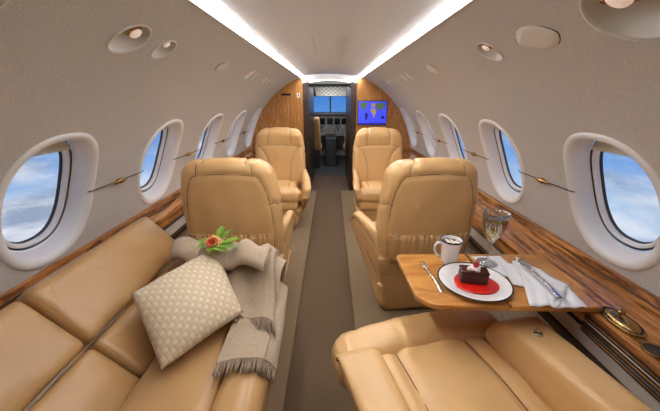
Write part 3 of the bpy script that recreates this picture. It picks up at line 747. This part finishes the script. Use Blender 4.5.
# ------------------------------------------------------------------ divan along the left wall
dv = empty('divan', (-.55, .5, .022), 0, 'long tan leather divan running along the left wall with padded back panels', 'sofa')
DL = Vector(dv.location)
def dpad(name, cx, cz, ang, yc, w, ly, th, r=.03, seams=(), puff=.015, par=dv, seed=1, extra=None, m='leather2'):
    """w = size up the slope, ly = length along Y, th = thickness; ang = slope of the pad from horizontal"""
    ca, sa = cos(ang), sin(ang)
    def wp(p):
        x, y, z = p[:, 0], p[:, 1], p[:, 2]
        pf = (1-(2*x/w)**2).clip(0)**.7*(1-(2*y/ly)**2).clip(0)**.7
        z = z+puff*pf*(z > 0)
        if extra is not None: x, y, z = extra(x, y, z)
        X = cx-x*ca+z*sa; Z = cz+x*sa+z*ca
        return np.stack([X-DL.x, y+yc-DL.y, Z-DL.z], 1)
    return Pad(w, ly, th, r, wp, .0125).build(name, M[m], par, seams=seams, pipe=M['seam'], bump=lambda P: .0025*noise3(P, 22, seed))
A = R(50)
# surface midpoints minus half thickness along normal
def backpad(name, x0, z0, x1, z1, ya, yb, th=.10, seed=1, r=.028, puff=.014, **k):
    ang = math.atan2(z1-z0, -(x1-x0)); nx, nz = sin(ang), cos(ang)
    L_ = math.hypot(x1-x0, z1-z0); cx = (x0+x1)/2-nx*th/2; cz = (z0+z1)/2-nz*th/2
    return dpad(name, cx, cz, ang, (ya+yb)/2, L_, yb-ya, th, r, puff=puff, seed=seed, **k)
YS = .700
for nm, ya, yb, sd in (('near', -.55, YS-.004, 1), ('far', YS+.004, 1.20, 2)):
    backpad('back_panel', -.575, .335, -.702, .470, ya, yb if nm == 'near' else 1.22, seed=sd, th=.09, r=.02)
    backpad('back_panel', -.706, .476, -.856, .640 if nm == 'near' else .650, ya, yb if nm == 'near' else 1.30, seed=sd+4, th=.085, r=.024, puff=.018)
# seat pads and front roll
for ya, yb, sd in ((-.55, .42, 3), (.428, 1.06, 5)):
    dpad('seat_cushion', -.455, .30, 0, (ya+yb)/2, .26, yb-ya, .12, .03, seed=sd, puff=.012)
dpad('front_roll', -.262, .318, 0, (-.55+1.06)/2, .145, 1.61, .135, .055, puff=.004, seed=7)
b = MB(); b.prism([(-.88, .0), (-.27, .0), (-.22, .26), (-.60, .26), (-.82, .50), (-.88, .50)], -.55, 1.16)
b.build('divan_base', M['leather2'], dv, bevel=.012, xf=lambda v: v-DL)
# far end armrest (under the throw)
Pad(.42, .115, .24, .05, lambda p: p+np.array([-.485, 1.125, .39])-np.array(DL)-np.array([0, 0, 0]), .014).build('armrest', M['leather2'], dv)
Pad(.14, .20, .07, .03, lambda p: np.stack([p[:, 0]-.80, p[:, 1]+1.10, p[:, 2]+.56], 1)-np.array(DL), .014)
# slot trim between the back panel and the ledge
sl = empty('armrest_slot', (-.895, .77, .575), 0, 'narrow metal framed slot in the ledge behind the divan back', 'ledge slot')
b = MB(); b.tube([(-.012, -.075, .006), (.014, -.075, .006), (.014, .075, .006), (-.012, .075, .006)], .004, 8, closed=True); b.build('slot_frame', M['brass'], sl)
b = MB(); b.box(-.012, .014, -.075, .075, -.004, .004); b.build('slot_opening', M['black'], sl)

# ------------------------------------------------------------------ cushion
def pillow():
    A_ = Vector((-.655, .835, .53)); B_ = Vector((-.475, 1.085, .56)); C_ = Vector((-.325, .885, .418)); D_ = Vector((-.50, .675, .388))
    c = (A_+B_+C_+D_)/4
    u = ((B_-A_)+(C_-D_)).normalized(); v = ((A_-D_)+(B_-C_)); v = (v-u*v.dot(u)).normalized(); n = u.cross(v)
    mt = Matrix((u, v, n)).transposed()
    loc = [(mt.inverted() @ (q-c))*1.03 for q in (D_, C_, B_, A_)]
    mb = MB(); N_ = 40
    for s_ in (1, -1):
        rows = []
        for j in range(N_+1):
            row = []
            for i in range(N_+1):
                a, b_ = i/N_, j/N_
                p = (loc[0]*(1-a)*(1-b_)+loc[1]*a*(1-b_)+loc[2]*a*b_+loc[3]*(1-a)*b_)
                # edges drawn in between the corners
                q = 1-.01*(sin(pi*a)*(abs(b_-.5)*2)**3+sin(pi*b_)*(abs(a-.5)*2)**3)
                h = .060*(max(0, sin(pi*a)*sin(pi*b_)))**.45
                w = .0035*noise3(np.array([[a*.3, b_*.3, s_*.2]]), 22, 12)[0]*(sin(pi*a)*sin(pi*b_))**.4
                row.append((p.x*q, p.y*q, s_*h+w))
            rows.append(row)
        mb.grid(rows if s_ > 0 else [r_[::-1] for r_ in rows])
    o = mb.build('throw_pillow', M['weave'])
    bm = bmesh.new(); bm.from_mesh(o.data); bmesh.ops.remove_doubles(bm, verts=bm.verts, dist=.0003); bmesh.ops.recalc_face_normals(bm, faces=bm.faces); bm.to_mesh(o.data); bm.free()
    for p in o.data.polygons: p.use_smooth = True
    o.location = c+n*.028 if n.z > 0 else c-n*.028
    o.rotation_euler = mt.to_euler()
    tag(o, 'square cream cushion with woven check, leaning on the divan back', 'pillow')
    return o
pillow()

# ------------------------------------------------------------------ throw blanket
def throw():
    root = empty('throw_blanket', (-.33, .95, .5), 0, 'taupe fringed throw draped over the divan end beside the cushion', 'blanket')
    Lc = Vector(root.location)
    def side_drop(x, z, xe=-.185, amt=1.0):
        # falls over the front edge of the divan to the right of xe
        if x <= xe: return x, z
        d = x-xe; r = .05
        a = min(d/r, pi/2*.92)
        X = xe+r*sin(a); Z = z-r*(1-cos(a)); rest = d-r*a
        if rest > 0: X += rest*.12; Z -= rest*.99
        return X, Z
    def sheet(name, prof, x0, x1, seed, fold=.008, nx=64, ny=60, y_skew=0, xe=-.20, par=root):
        # prof: list of (y,z) along the run
        P = [Vector((0, a, b)) for a, b in prof]; cum = [0]
        for a, b in zip(P[:-1], P[1:]): cum.append(cum[-1]+(b-a).length)
        def at(s_):
            s_ *= cum[-1]
            for i in range(len(P)-1):
                if s_ <= cum[i+1]+1e-9: 
                    t = (s_-cum[i])/(cum[i+1]-cum[i]); 
                    p0 = P[max(0, i-1)]; p1 = P[i]; p2 = P[i+1]; p3 = P[min(len(P)-1, i+2)]
                    return .5*((2*p1)+(p2-p0)*t+(2*p0-5*p1+4*p2-p3)*t*t+(3*p1-p0-3*p2+p3)*t**3)
            return P[-1]
        rows = []; XE = xe if callable(xe) else (lambda q, xe=xe: xe)
        for j in range(ny+1):
            s_ = j/ny; p = at(s_); row = []; xe = XE(s_)
            for i in range(nx+1):
                f = i/nx; xx0 = x0(s_) if callable(x0) else x0; xx1 = x1(s_) if callable(x1) else x1
                x = xx0+(xx1-xx0)*f
                w = fold*(noise3(np.array([[x*1.3, p.y*.5, seed]]), 30, seed)[0])+fold*.7*sin(x*46+seed+p.y*7)
                X, Z = side_drop(x, p.z, xe)
                k = .8 if X <= xe else .5
                row.append((X-Lc.x+(w*1.6 if x > xe+.03 else 0), p.y+y_skew*(f-.5)-Lc.y, Z+w*k-Lc.z+.004))
            rows.append(row)
        mb = MB(); mb.grid(rows); o = mb.build(name, M['throw'], par, solid=.006)
        return rows, o
    # under layer reaching nearer to the viewer
    r1, o1 = sheet('lower_layer', [(1.03, .45), (.95, .415), (.86, .406), (.78, .402), (.705, .402)], -.345, -.135, 3, .005, y_skew=.03, xe=-.232)
    r2, o2 = sheet('upper_layer', [(1.19, .42), (1.185, .50), (1.16, .545), (1.12, .557), (1.075, .552), (1.035, .525), (.985, .470), (.92, .432), (.860, .420)], lambda s_: -.64+.27*s_**.8, lambda s_: -.185+.05*s_, 6, .020, y_skew=-.05, ny=80, nx=80, xe=lambda s_: -.275+.045*s_)
    # turned back edge bunched up on top
    r3, o3 = sheet('turned_edge', [(1.135, .548), (1.125, .580), (1.09, .598), (1.045, .596), (1.01, .575), (1.005, .552), (1.02, .54)], lambda s_: -.655+.04*s_, lambda s_: -.225-.03*s_, 9, .026, y_skew=-.06, ny=50, nx=90, xe=-.27)
    for rows, par, sd in ((r1, o1, 2), (r2, o2, 5)):
        e = rows[-1]; e2 = rows[-4]; mb = MB(); rnd = random.Random(sd)
        n = 44
        for k in range(n):
            f = (k+.5)/n*(len(e)-1); i = int(f); a = Vector(e[i]); d = (Vector(e[i])-Vector(e2[i])).normalized()
            if i < len(e)-1: a = a.lerp(Vector(e[i+1]), f-i)
            L_ = .042+rnd.uniform(-.005, .006); jx = rnd.uniform(-.008, .008)
            mb.tube([a-d*.004, a+d*L_*.35+Vector((jx*.3, 0, -.001)), a+d*L_*.7+Vector((jx*.7, 0, -.004)), a+d*L_+Vector((jx, 0, -.009))], [.0019, .0026, .0024, .0017], 6)
        q = mb.build('fringe', M['fringe'], par); q['kind'] = 'stuff'; q['label'] = 'twisted taupe tassels'
throw()

# ------------------------------------------------------------------ rose with fern
def rose():
    c = Vector((-.452, 1.035, .624))
    root = empty('rose_sprig', c, 0, 'peach rose with green fern lying on the taupe throw', 'flower')
    ax = Vector((.1, -.75, .65)).normalized(); u = ax.orthogonal().normalized(); v = ax.cross(u)
    def T(p): return u*p[0]+v*p[1]+ax*p[2]
    rnd = random.Random(2)
    for k in range(15):
        lay = k//5; r = (.030, .022, .014)[lay]; a0 = 2*pi*(k % 5)/5+lay*.6; rows = []
        for i in range(7):
            row = []
            for j in range(9):
                s_ = i/6; an = a0+(j/8-.5)*1.75; rr = r*(sin(s_*pi*.62)*1.0+.05)*(1+.10*s_**3); z = -.010+s_*(.024+.005*lay)-.012*s_**4*(lay == 0)
                row.append((rr*cos(an), rr*sin(an), z-.004*abs(j/4-1)**3*s_))
            rows.append(row)
        mb = MB(); mb.grid(rows); mb.build('petal', M['rose'] if k < 12 else M['rosein'], root, xf=T, solid=.0008)
    mb = MB(); mb.lathe([(.001, .010), (.003, .009), (.004, .005), (.004, 0)], 12); mb.build('rose_heart', M['rosein'], root, xf=T)
    # fern fronds
    def frond(p0, dirv, L_, w, lift, name='fern_frond'):
        mb = MB(); d = Vector(dirv).normalized(); s_ = d.cross(Vector((0, 0, 1))).normalized(); p = []
        n = 13
        for i in range(n+1):
            t = i/n; p.append(Vector(p0)+d*L_*t+Vector((0, 0, lift*sin(pi*t*.8))))
        mb.tube(p, .0009, 5)
        for i in range(1, n+1):
            t = i/n; ww = w*sin(pi*(.12+.86*t))**.8
            for sg in (1, -1):
                b0 = p[i]; q = b0+s_*sg*ww+d*ww*.55+Vector((0, 0, .002+.006*rnd.random())); mdl = (b0+q)/2; e = d*ww*.26+Vector((0, 0, .001))
                mb.add([b0, mdl+e, q, mdl-e+Vector((0, 0, .001))], [(0, 1, 2, 3)], 0, False)
        mb.build(name, M['fern'], root)
    for a in ((0, 0, 0), ):
        frond((0, .005, -.006), (1, -.35, -.05), .105, .026, .012)
        frond((0, .0, -.006), (.9, -.75, -.12), .085, .024, .010)
        frond((0, .01, -.004), (.75, .55, .35), .085, .020, .010)
        frond((0, .01, -.004), (.35, .8, .6), .075, .018, .010)
        frond((0, 0, -.006), (-1, .2, .1), .065, .020, .010)
        frond((0, 0, -.006), (-.8, -.35, -.05), .06, .018, .008)
        frond((0, 0, -.008), (.1, -1, -.2), .05, .018, .008)
        frond((.01, 0, -.004), (1, .1, .12), .10, .022, .012)
    mb = MB()
    for k in range(34):
        a = rnd.uniform(0, 6.28); r = rnd.uniform(.02, .065); p = (r*cos(a)-.012, r*sin(a)*.6, rnd.uniform(-.004, .018))
        mb.lathe([(.0002, .0024), (.0018, .0012), (.0022, 0), (.0012, -.0016)], 6, p)
    q = mb.build('filler_flowers', M['gyp'], root); q['kind'] = 'stuff'
    mb = MB(); mb.tube([(0, .01, -.01), (-.03, .02, -.016), (-.07, .02, -.022)], .0016, 6); mb.build('stem', M['fern'], root)
rose()

# ------------------------------------------------------------------ dining table
TZ = .575
tb = empty('folding_table', (.80, .93, TZ-.02), 0, 'fold out wooden dining table with rounded corner, hinged to the ledge', 'table')
TL = Vector(tb.location)
def rc(poly_r):   # polygon with per-corner radius
    out = []; n = len(poly_r)
    for i in range(n):
        x, y, r = poly_r[i]; a = Vector(poly_r[i-1][:2]); b_ = Vector(poly_r[(i+1) % n][:2]); p = Vector((x, y))
        if r <= 0: out.append((x, y)); continue
        d1 = (a-p).normalized(); d2 = (b_-p).normalized()
        p1 = p+d1*r; p2 = p+d2*r
        for k in range(7):
            t = k/6; q = p1*(1-t)**2+p*2*t*(1-t)+p2*t*t; out.append((q.x, q.y))
    return out
leafA = rc([(.252, 1.052, .03), (.262, .785, .0), (.305, .738, .025), (.528, .732, 0), (.528, 1.052, 0)])
leafB = rc([(.532, .732, 0), (.80, .728, 0), (.80, 1.052, 0), (.532, 1.052, 0)])
for poly in (leafA, leafB):
    mb = MB(); mb.slab(poly, TZ-.02, TZ); lf = mb.build('table_leaf', M['woodt'], tb, bevel=.006, seg=3, xf=lambda v: v-TL)
mb = MB(); mb.box(.526, .534, .734, 1.05, TZ-.012, TZ-.001); mb.build('hinge', M['brass'], tb, xf=lambda v: v-TL)

# plate with dessert
PX, PYY = .468, .844
pl = empty('dessert_plate', (PX, PYY, TZ), 0, 'white china plate with dark rim under the chocolate cake', 'plate')
mb = MB(); mb.lathe([(.001, .004), (.060, .004), (.078, .0055), (.085, .010), (.118, .018), (.121, .0185), (.122, .017), (.119, .014), (.085, .004), (.070, .0), (.001, .0)], 72); mb.build('plate_body', M['china'], pl)
mb = MB(); mb.lathe([(.1175, .0183), (.1212, .0198), (.1226, .0180), (.1212, .0158)], 72); mb.build('rim_band', M['rim'], pl)
def wob(r, n, seed, amp): 
    rr = random.Random(seed); ph = [rr.uniform(0, 6.28) for _ in range(4)]
    return [(r*(1+amp*(sin(2*t+ph[0])+.6*sin(3*t+ph[1])+.4*sin(5*t+ph[2])))*cos(t), r*(1+amp*(sin(2*t+ph[0])+.6*sin(3*t+ph[1])+.4*sin(5*t+ph[2])))*sin(t)) for t in [2*pi*i/n for i in range(n)]]
sc = wob(.066, 60, 3, .05)
mb = MB(); mb.grid([[(x*f, y*f, z) for x, y in sc] for f, z in ((1, .0062), (.985, .0085), (.9, .0092), (.01, .0092))], wrap=True)
o = mb.build('raspberry_sauce', M['sauce']); o.location = (PX+.006, PYY-.002, TZ+.0005); tag(o, 'glossy red sauce pooled on the plate around the cake', 'sauce')
ck = empty('chocolate_cake', (PX-.002, PYY+.006, TZ+.0098), R(-12), 'slice of chocolate cake on the plate topped with cream and a raspberry', 'cake')
Pad(.084, .046, .034, .006, lambda p: p+np.array([0, 0, .0172]), .005).build('cake_slice', M['cake'], ck, bump=lambda P: .0012*noise3(P, 420, 4))
Pad(.086, .048, .006, .003, lambda p: p+np.array([0, 0, .036]), .005).build('chocolate_glaze', M['choc'], ck, bump=lambda P: .001*noise3(P, 300, 5))
mb = MB()
for i, (x, y, r) in enumerate(((-.006, 0, .011), (.010, .006, .010), (.008, -.008, .008), (-.016, -.004, .007))):
    mb.lathe([(r, 0), (r*1.05, .003), (r*.8, .007), (r*.4, .010), (.0005, .011)], 16, (x, y, .038))
mb.build('cream_topping', M['cream'], ck)
mb = MB()
for la in range(5):
    z = .002+la*.0034; rr = .0075*sin(pi*(.25+.16*la))
    for k in range(9 if la < 4 else 4):
        a = 2*pi*(k+.5*(la % 2))/(9 if la < 4 else 4); q = (rr*cos(a)+.003, rr*sin(a), .047+z)
        mb.lathe([(.0003, .0023), (.0018, .0014), (.0024, 0), (.0014, -.002)], 8, q)
mb.lathe([(.001, .014), (.006, .010), (.007, .003), (.004, 0)], 12, (.003, 0, .047))
mb.build('raspberry', M['berry'], ck)

pl.scale = (.93, .93, .93); ck.scale = (1, 1, 1.12)
# coffee cup
cup = empty('coffee_cup', (.437, .982, TZ), 0, 'white china mug with dark rim filled with foamy coffee', 'cup')
mb = MB(); mb.lathe([(.001, 0), (.024, 0), (.027, .003), (.030, .012), (.034, .055), (.040, .082), (.0405, .084), (.0385, .084), (.037, .080), (.032, .055), (.028, .014), (.001, .010)], 48); mb.build('cup_body', M['china'], cup)
mb = MB(); mb.lathe([(.0398, .0805), (.0412, .0845), (.0392, .0862), (.0380, .0845)], 48); mb.build('rim_band', M['rim'], cup)
mb = MB(); mb.lathe([(.001, .074), (.0355, .074)], 40); cf = mb.build('coffee', M['coffee'], cup)
mb = MB()
for i in range(26):
    a = random.uniform(0, 6.28); r = random.uniform(0, .027); q = random.uniform(.003, .007); mb.lathe([(q, 0), (q*.8, .0018), (.0003, .0026)], 10, (r*cos(a), r*sin(a), .0742))
o = mb.build('milk_foam', M['foam'], cup)
mb = MB(); mb.tube([(-.036, 0, .070), (-.050, .0, .074), (-.060, 0, .064), (-.060, 0, .046), (-.050, 0, .030), (-.033, 0, .024)], .0042, 10); mb.build('cup_handle', M['china'], cup)

cup.scale = (.96, .96, 1.14)
# wine glass
wg = empty('wine_glass', (.576, .975, TZ+.0045), 0, 'stemmed glass of white wine standing on the corner of a napkin', 'glass')
prof = [(.001, .001), (.036, .0005), (.037, .002), (.022, .005), (.008, .009), (.0045, .018), (.0042, .035), (.0065, .048), (.0085, .056), (.0055, .066), (.0045, .078), (.006, .092), (.015, .104), (.030, .130), (.040, .165), (.0445, .205), (.0460, .228), (.0452, .2285), (.0436, .205), (.0390, .166), (.0290, .132), (.0145, .108), (.001, .103)]
prof = [(r*.97, z*.885) for r, z in prof]
mb = MB(); mb.lathe(prof, 48); mb.build('glass_body', M['glass'], wg)
wp = [(.001, .1035), (.0135, .1085), (.0282, .1325), (.0383, .1665), (.0412, .188), (.001, .188)]
mb = MB(); mb.lathe([(r*.955, z*.885) for r, z in wp], 48); mb.build('white_wine', M['wine'], wg)

# napkins
def fold_sheet(P, name, par, thick=.003, n=14, fold=.004, seed=1, m='napkin'):
    rows = []; a, b_, c, d = [Vector(q) for q in P]
    for j in range(n+1):
        row = []
        for i in range(n+1):
            s_, t = i/n, j/n; p = a*(1-s_)*(1-t)+b_*s_*(1-t)+c*s_*t+d*(1-s_)*t
            w = fold*abs(noise3(np.array([[p.x, p.y, seed*.1]]), 60, seed)[0])+fold*.8*abs(sin(s_*7+seed))
            row.append((p.x, p.y, p.z+w))
        rows.append(row)
    mb = MB(); mb.grid(rows); return mb.build(name, M[m], par, solid=thick)
nk = empty('napkin', (.70, .90, TZ), 0, 'white cloth napkin folded in points under the spoon', 'napkin')
NL = Vector(nk.location)
def nf(P, k, seed): return fold_sheet([tuple(Vector(q)-NL+Vector((0, -.028, 0))) for q in P], 'napkin_fold', nk, .0025, 14, k, seed)
nf([(.615, .985, TZ+.005), (.668, .985, TZ+.009), (.665, .835, TZ+.004), (.592, .862, TZ+.003)], .004, 4)
nf([(.690, 1.022, TZ+.014), (.752, .838, TZ+.014), (.665, .752, TZ+.004), (.578, .752, TZ+.003)], .006, 1)
nf([(.700, .930, TZ+.010), (.752, .835, TZ+.010), (.742, .745, TZ+.004), (.640, .745, TZ+.003)], .007, 2)
nf([(.655, .985, TZ+.018), (.700, .985, TZ+.020), (.715, .80, TZ+.012), (.655, .765, TZ+.006)], .005, 3)
nk2 = empty('napkin', (.61, .985, TZ), 0, 'flat white napkin corner lying under the wine glass', 'napkin')
fold_sheet([(-.04, -.10, .0015), (.055, -.09, .0015), (.045, .045, .0015), (-.07, .04, .0015)], 'napkin_sheet', nk2, .001, 10, .0006, 5)

# cutlery
def handle(mb, p0, p1, w0, w1, z, n=14, t=.0018, arch=.004):
    p0, p1 = Vector(p0), Vector(p1); d = (p1-p0); s_ = Vector((-d.y, d.x)).normalized(); rows = []
    for i in range(n+1):
        f = i/n; w = w0+(w1-w0)*f; c = p0+d*f; zz = z+arch*sin(pi*f)
        rows.append([(c.x+s_.x*w*a, c.y+s_.y*w*a, zz+b_*t) for a, b_ in ((-1, 0), (-.6, 1), (.6, 1), (1, 0), (.6, -1), (-.6, -1))])
    mb.grid(rows, wrap=True); mb.add(rows[0], [tuple(range(6))]); mb.add(rows[-1], [tuple(range(6))])
fk = empty('fork', (.375, .93, TZ+.0025), 0, 'steel fork lying on the bare table left of the plate', 'fork')
FL = Vector((.375, .93, 0))
mb = MB(); handle(mb, (.343-FL.x, .925-FL.y), (.350-FL.x, .795-FL.y), .0035, .0085, .0); mb.build('fork_handle', M['steel'], fk)
mb = MB(); handle(mb, (.343-FL.x, .925-FL.y), (.341-FL.x, .945-FL.y), .0035, .011, .001, 8)
for k in (-1.5, -.5, .5, 1.5):
    a = Vector((.341-FL.x+k*.0058, .943-FL.y)); b_ = Vector((.338-FL.x+k*.0052, .985-FL.y)); mb.tube([(a.x, a.y, .001), ((a.x+b_.x)/2, (a.y+b_.y)/2, .000), (b_.x, b_.y, .004)], .0016, 6)
mb.build('fork_head', M['steel'], fk)
sp = empty('spoon', (.70, .93, TZ+.040), 0, 'polished steel spoon resting on the white napkin', 'spoon')
SL = Vector(sp.location)
def sxf(v): return v-SL
mb = MB()
p0 = Vector((.668, .885)); p1 = Vector((.668, .735)); d = p1-p0; s_ = Vector((-d.y, d.x)).normalized(); rows = []
for i in range(21):
    f = i/20; w = (.0045+.0045*f); c = p0+d*f; zz = TZ+.040-.012*f+.004*sin(pi*f)
    rows.append([(c.x+s_.x*w*a, c.y+s_.y*w*a, zz+b_*.0018) for a, b_ in ((-1, 0), (-.6, 1), (.6, 1), (1, 0), (.6, -1), (-.6, -1))])
mb.grid(rows, wrap=True); mb.add(rows[-1], [tuple(range(6))]); mb.build('spoon_handle', M['steel'], sp, xf=sxf)
mb = MB(); rows = []; dd = -d.normalized(); cc = p0+dd*.024
for f in (1, .85, .6, .3, .01):
    rows.append([(cc.x+dd.x*.028*f*cos(t)+s_.x*.0165*f*sin(t), cc.y+dd.y*.028*f*cos(t)+s_.y*.0165*f*sin(t), TZ+.041-.007*(1-f*f)) for t in [2*pi*k/28 for k in range(28)]])
mb.grid(rows, wrap=True); mb.build('spoon_bowl', M['steel'], sp, xf=sxf, solid=.0014)

# ------------------------------------------------------------------ ledge fittings on the right
at_ = empty('ashtray', (.822, .69, .554), 0, 'oval antique brass ashtray lid let into the wooden ledge', 'ashtray')
mb = MB(); mb.lathe([(1.0, 0), (1.02, .006), (.94, .009), (.90, .006), (.84, .006)], 48, sx=.033, sy=.062); 
mb.v = [(x, y, z*1.0) for x, y, z in mb.v]; mb.build('ashtray_rim', M['brass'], at_)
mb = MB(); mb.lathe([(.84, .004), (.78, .011), (.5, .015), (.001, .016)], 48, sx=.033, sy=.062); mb.build('ashtray_lid', M['brass'], at_)
mb = MB(); mb.lathe([(.003, .014), (.004, .022), (.009, .026), (.010, .030), (.006, .034), (.0005, .035)], 20, (0, .01, 0)); mb.build('lid_knob', M['brass'], at_)
mb = MB(); mb.tube([(.028*cos(t)*1.03, .054*sin(t)*1.03, .008) for t in [2*pi*k/40 for k in range(40)]], .0022, 8, closed=True); mb.build('dark_ring', M['rim'], at_)
ch = empty('cup_holder', (.812, .585, .554), 0, 'round brass rimmed cup holder in the ledge at the picture edge', 'cup holder')
mb = MB(); mb.lathe([(.028, 0), (.030, .005), (.027, .007), (.024, .004), (.024, .001)], 40); mb.build('holder_rim', M['brass'], ch)
mb = MB(); mb.lathe([(.024, .003), (.001, .002)], 40); mb.build('holder_well', M['rim'], ch)
gr = empty('air_grille', (.7765, .45, .519), 0, 'dark ribbed air grille below the ledge beside the near seat', 'air grille')
mb = MB(); mb.box(-.002, .001, .02, .30, -.044, .012); mb.build('grille_back', M['black'], gr)
for k in range(5):
    mb = MB(); mb.tube([(-.003, .02, .006-k*.0105), (-.003, .30, .006-k*.0105)], .0018, 6); mb.build('grille_rib', M['shade'] if k % 2 else M['wood'], gr)

# ------------------------------------------------------------------ camera and render look
cam = bpy.data.cameras.new('camera'); co = bpy.data.objects.new('camera', cam); COL.objects.link(co)
cam.sensor_fit = 'HORIZONTAL'; cam.sensor_width = 36; cam.lens = 36*300/660.; cam.clip_start = .02; cam.clip_end = 200
co.location = (0, 0, H); co.rotation_euler = (pi/2-TH, 0, 0); cam.shift_x = -1/660.
SC.camera = co
SC.view_settings.view_transform = 'Standard'; SC.view_settings.look = 'None'; SC.view_settings.gamma = 1; SC.view_settings.use_curve_mapping = False
SC.view_settings.exposure = 0.10
SC.cycles.max_bounces = 10; SC.cycles.diffuse_bounces = 6; SC.cycles.transmission_bounces = 10; SC.cycles.transparent_max_bounces = 10
